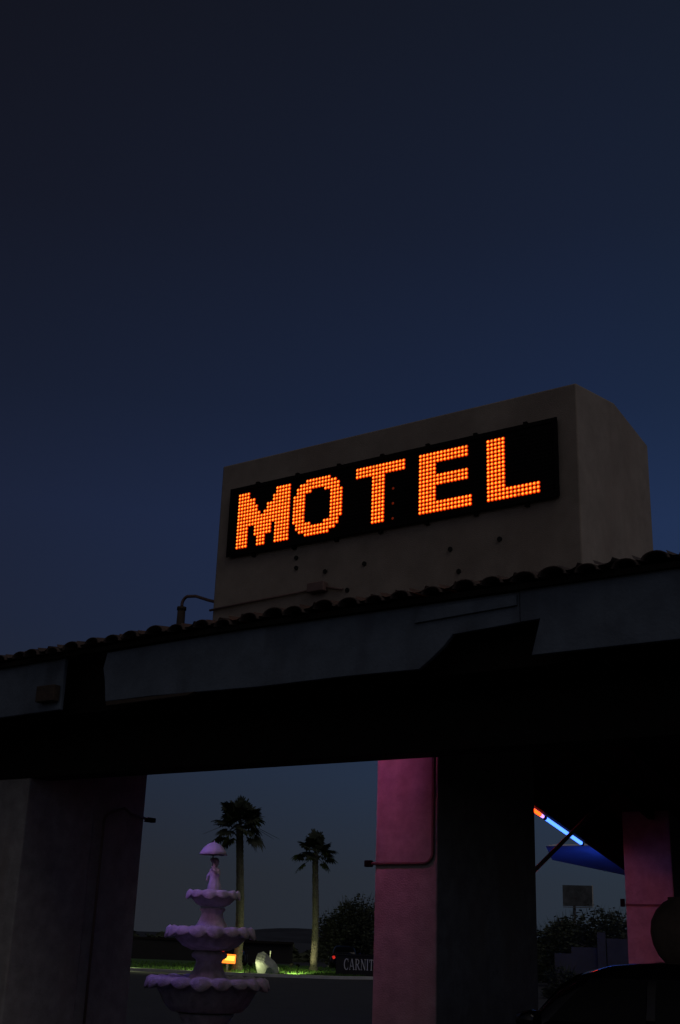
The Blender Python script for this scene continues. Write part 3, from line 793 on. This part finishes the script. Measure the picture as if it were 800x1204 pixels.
# ================================================================== FOUNTAIN
FX, FY = -11.66, 14.0
fo = thing('fountain', 'three-tiered scalloped stone fountain topped by a small figure with umbrella', 'fountain', (FX, FY, 0))
def basin(name, R_, zr, lip, depth, rb, lobes, parent):
    prof = [(rb * .8, zr - lip - depth), (rb, zr - lip - depth * .97), (max(rb * 1.18, R_ * .62), zr - lip - depth * .70), (max(rb * 1.34, R_ * .76), zr - lip - depth * .28), (R_ * .86, zr - lip * .8), (R_ * .90, zr - lip * .85), (R_ * .985, zr - lip * 1.0), (R_, zr - lip * .85), (R_ * .965, zr - lip * .3), (R_ * .91, zr), (R_ * .86, zr - lip * .15), (R_ * .78, zr - lip * .7), (R_ * .3, zr - lip * 1.1), (.05, zr - lip * 1.15)]
    wv = [0, .0, .015, .02, .025, .04, .06, .065, .06, .04, .02, .01, 0, 0]
    def fn(i, a, r, z):
        s_ = abs(math.cos(a * lobes / 2 + .25 * math.sin(a * 3))) ** .8 * (1 + .25 * math.sin(a * 5)) - .5
        dz = -.62 * lip * (s_) if 5 <= i <= 7 else (.22 * lip * s_ if 8 <= i <= 9 else 0)
        return r * (1 + wv[i] * s_), z + dz
    return MB().lathe((FX, FY, 0), prof, lobes * 10, 0, fn).build(name, M['fount'], parent)
basin('lower_basin', .86, 1.10, .12, .34, .50, 19, fo)
basin('middle_basin', .635, 1.765, .115, .20, .27, 16, fo)
basin('upper_basin', .39, 2.26, .09, .13, .17, 12, fo)
def stem(name, prof, par=fo, fl=0):
    return MB().lathe((FX, FY, 0), prof, 40, 0, (lambda i, a, r, z: (r * (1 + fl * math.cos(a * 10)), z))).build(name, M['fount'], par)
stem('plinth', [(.72, 0), (.72, .1), (.62, .12), (.6, .2), (.42, .26), (.33, .4), (.32, .5), (.36, .56), (.40, .625)])
stem('lower_stem', [(.30, .96), (.31, 1.02), (.28, 1.07), (.235, 1.14), (.19, 1.24), (.175, 1.30), (.19, 1.33), (.24, 1.36), (.25, 1.40), (.22, 1.43), (.2, 1.44)], fl=.03)
stem('middle_stem', [(.26, 1.62), (.27, 1.68), (.24, 1.72), (.22, 1.78), (.175, 1.86), (.15, 1.93), (.15, 1.97), (.18, 2.0), (.17, 2.03)], fl=.04)
# figure of a child in a long dress holding an umbrella, one mesh
fg = MB()
base = 2.15
prof = [(.05, 0), (.10, .0), (.115, .03), (.105, .07), (.085, .10), (.098, .13), (.085, .2), (.07, .26), (.058, .31), (.066, .345), (.07, .38), (.062, .415), (.034, .44), (.026, .452), (.03, .462), (.048, .48), (.055, .51), (.053, .54), (.04, .565), (.015, .578)]
def ff(i, a, r, z):
    k = 1 + (.10 * math.cos(a * 9) if i < 8 else 0)
    if 8 <= i <= 11: r *= 1 + .22 * abs(math.cos(a))
    if i > 14: r *= 1 + .06 * math.cos(a + 2.2)
    return r * k, z
fg.lathe((FX, FY, base), prof, 27, 0, ff)
sh = Vector((FX, FY, base + .40))
fg.tube([sh + Vector((.06, 0, 0)), sh + Vector((.10, -.04, -.07)), sh + Vector((.05, -.10, .0)), sh + Vector((.03, -.10, .05))], [.024, .022, .018, .016], 8)
fg.tube([sh + Vector((-.06, 0, 0)), sh + Vector((-.11, -.02, -.08)), sh + Vector((-.09, -.06, -.15))], [.024, .022, .016], 8)
fg.tube([sh + Vector((-.05, .0, .17)), sh + Vector((-.085, 0, .15)), sh + Vector((-.08, .0, .11))], [.02, .022, .008], 7)
stt = fg.build('figurine', M['fount'], fo)
ux, uy = FX + .03, FY - .10
MB().tube([(ux, uy, base + .38), (ux, uy, 2.90)], .009, 8).build('umbrella_handle', M['steel'], fo)
um = MB(); nseg = 48
rp_ = [(.012, 2.935), (.05, 2.925), (.10, 2.90), (.15, 2.855), (.185, 2.80), (.205, 2.755), (.198, 2.753), (.178, 2.795), (.145, 2.845), (.10, 2.888), (.05, 2.913), (.010, 2.92)]
um.lathe((ux, uy, 0), rp_, nseg, 0, lambda i, a, r, z: (r * (1 - .03 * abs(math.sin(a * 4)) ** 2), z + (.006 * abs(math.sin(a * 4)) if 4 <= i <= 7 else 0)))
um.tube([(ux, uy, 2.93), (ux, uy, 2.965)], [.012, .004], 8)
um.build('umbrella', M['canvas'], fo)

# ================================================================== CLAY URN BY THE FAR PILLAR
uc = Vector((-4.30, 12.75, 0))
ur = thing('urn', 'big round-bellied dark clay urn behind the black car', 'urn', uc)
MB().box(uc.x - .3, uc.x + .3, uc.y - .3, uc.y + .3, 0, 1.40).box(uc.x - .36, uc.x + .36, uc.y - .36, uc.y + .36, 1.403, 1.465).build('pedestal', M['clay'], ur, bevel=.015)
zc = 1.825
MB().lathe((uc.x, uc.y, zc), [(.14, -.358), (.2, -.33), (.29, -.23), (.345, -.12), (.365, 0), (.352, .11), (.30, .215), (.22, .295), (.17, .32), (.175, .345), (.15, .345), (.13, .26), (.10, .1)], 48).build('jar', M['clay'], ur)

# ================================================================== FAR WING CANOPY, LIT BLUE FROM BELOW
wg = thing('flat_canopy', 'flat white canopy slab glowing blue beside the far pink pillar', 'canopy', (-6, 26, 0))
poly = [(-10.55, 23.0), (2, 23.0), (2, 33), (-12.5, 33), (-12.05, 26.6)]
sb = MB(); npl = len(poly)
sb.add([(x, y, 3.6) for x, y in poly] + [(x + (.12 if x < 0 else -.12), y + (.12 if y < 30 else -.12), 3.64) for x, y in poly],
       [tuple(range(npl)), tuple(range(npl, 2 * npl))[::-1]] + [(i, i + npl, (i + 1) % npl + npl, (i + 1) % npl) for i in range(npl)])
sb.build('slab', M['soffit'], wg)
for x, y in ((-4.5, 23.6), (1.5, 23.6), (-4.5, 32), (1.5, 32)):
    MB().tube([(x, y, 0), (x, y, 3.597)], .08, 12).build('post', M['steel'], wg)
MB().box(-9.05, -5.5, 23.18, 23.20, 3.34, 3.597).build('added_shield', M['black'], wg)  # added baffle, keeps the blue light off the front column
MB().box(-9.05, -5.5, 23.205, 23.66, 3.335, 3.35).build('added_pan', M['black'], wg)  # added baffle, keeps the blue light off the wall and ground
o = MB().tube([(-8.75, 23.3, 3.40), (-5.6, 23.3, 3.40)], .02, 10).build('neon_tube', M['neon_blue_far'], wg)

# ================================================================== WORLD, SUN, VIEW
w = bpy.data.worlds.new('World'); sc.world = w; w.use_nodes = True
nt = w.node_tree; n = nt.nodes; L = nt.links
SUN_EL, SUN_AZ = 52, 0
sky = n.new('ShaderNodeTexSky'); sky.sky_type = 'NISHITA'; sky.sun_disc = False
sky.sun_elevation = R(-4); sky.sun_rotation = R(165)
bgS = n['Background']; bgS.inputs['Strength'].default_value = .05
L.new(sky.outputs[0], bgS.inputs['Color'])
tc = n.new('ShaderNodeTexCoord'); sx = n.new('ShaderNodeSeparateXYZ'); L.new(tc.outputs['Generated'], sx.inputs[0])
rp = n.new('ShaderNodeValToRGB'); L.new(sx.outputs['Z'], rp.inputs['Fac'])
stops = [(0.0, (.0195, .0245, .0345)), (.05, (.0200, .0260, .0375)), (.13, (.0178, .0292, .0560)), (.24, (.0135, .0245, .0620)), (.33, (.0122, .0228, .0640)), (.42, (.0090, .0165, .0440)), (.55, (.0075, .0115, .0270)), (.68, (.0065, .0090, .0185)), (1.0, (.006, .008, .0155))]
e = rp.color_ramp.elements
e[0].position, e[0].color = stops[0][0], (*stops[0][1], 1); e[1].position, e[1].color = stops[-1][0], (*stops[-1][1], 1)
for p, c in stops[1:-1]:
    k = e.new(p); k.color = (*c, 1)
# brighter towards the right-hand side, where the last daylight is
dt = n.new('ShaderNodeVectorMath'); dt.operation = 'DOT_PRODUCT'
dt.inputs[1].default_value = (math.cos(YAW), math.sin(YAW), 0)
L.new(tc.outputs['Generated'], dt.inputs[0])
cmb = n.new('ShaderNodeCombineColor')
for ch, k, c0, hi in (('Red', .40, .98, 1.3), ('Green', .90, .96, 1.22), ('Blue', 1.15, .95, 1.18)):
    ma = n.new('ShaderNodeMath'); ma.operation = 'MULTIPLY_ADD'; ma.inputs[1].default_value = k; ma.inputs[2].default_value = c0
    mn = n.new('ShaderNodeClamp'); mn.inputs['Min'].default_value = .45; mn.inputs['Max'].default_value = hi
    L.new(dt.outputs['Value'], ma.inputs[0]); L.new(ma.outputs[0], mn.inputs['Value']); L.new(mn.outputs[0], cmb.inputs[ch])
vm = n.new('ShaderNodeMix'); vm.data_type = 'RGBA'; vm.blend_type = 'MULTIPLY'; vm.inputs['Factor'].default_value = 1
L.new(rp.outputs['Color'], vm.inputs['A']); L.new(cmb.outputs[0], vm.inputs['B'])
bgG = n.new('ShaderNodeBackground'); L.new(vm.outputs['Result'], bgG.inputs['Color'])
ad = n.new('ShaderNodeAddShader'); L.new(bgS.outputs[0], ad.inputs[0]); L.new(bgG.outputs[0], ad.inputs[1])
# unseen afterglow added low behind the camera to light the front faces
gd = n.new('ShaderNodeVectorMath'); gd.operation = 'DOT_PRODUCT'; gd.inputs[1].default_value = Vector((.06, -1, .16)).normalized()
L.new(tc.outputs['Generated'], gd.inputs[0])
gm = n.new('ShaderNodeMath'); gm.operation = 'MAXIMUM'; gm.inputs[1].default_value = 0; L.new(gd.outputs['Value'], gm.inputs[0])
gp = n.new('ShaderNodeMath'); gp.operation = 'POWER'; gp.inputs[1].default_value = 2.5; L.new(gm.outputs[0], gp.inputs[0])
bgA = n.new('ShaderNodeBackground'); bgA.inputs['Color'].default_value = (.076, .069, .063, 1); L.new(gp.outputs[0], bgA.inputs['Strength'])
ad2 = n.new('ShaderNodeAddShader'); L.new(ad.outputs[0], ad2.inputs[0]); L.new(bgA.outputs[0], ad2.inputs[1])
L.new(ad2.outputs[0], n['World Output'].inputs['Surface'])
sun = bpy.data.lights.new('sun', 'SUN'); sun.energy = .28; sun.angle = R(50); sun.color = (1.0, .91, .84)
so = bpy.data.objects.new('sun', sun); C.objects.link(so)
toward = Vector((.66, -.10, .72))   # direction to the light
so.rotation_euler = toward.to_track_quat('Z', 'Y').to_euler()

sc.view_settings.view_transform = 'Standard'; sc.view_settings.look = 'None'
sc.view_settings.exposure = 0; sc.view_settings.gamma = 1; sc.view_settings.use_curve_mapping = False
sc.render.engine = 'CYCLES'
sc.cycles.use_denoising = True
try: sc.cycles.denoiser = 'OPENIMAGEDENOISE'
except Exception: pass
sc.cycles.sample_clamp_indirect = 4
sc.cycles.max_bounces = 6
sc.cycles.caustics_reflective = False; sc.cycles.caustics_refractive = False
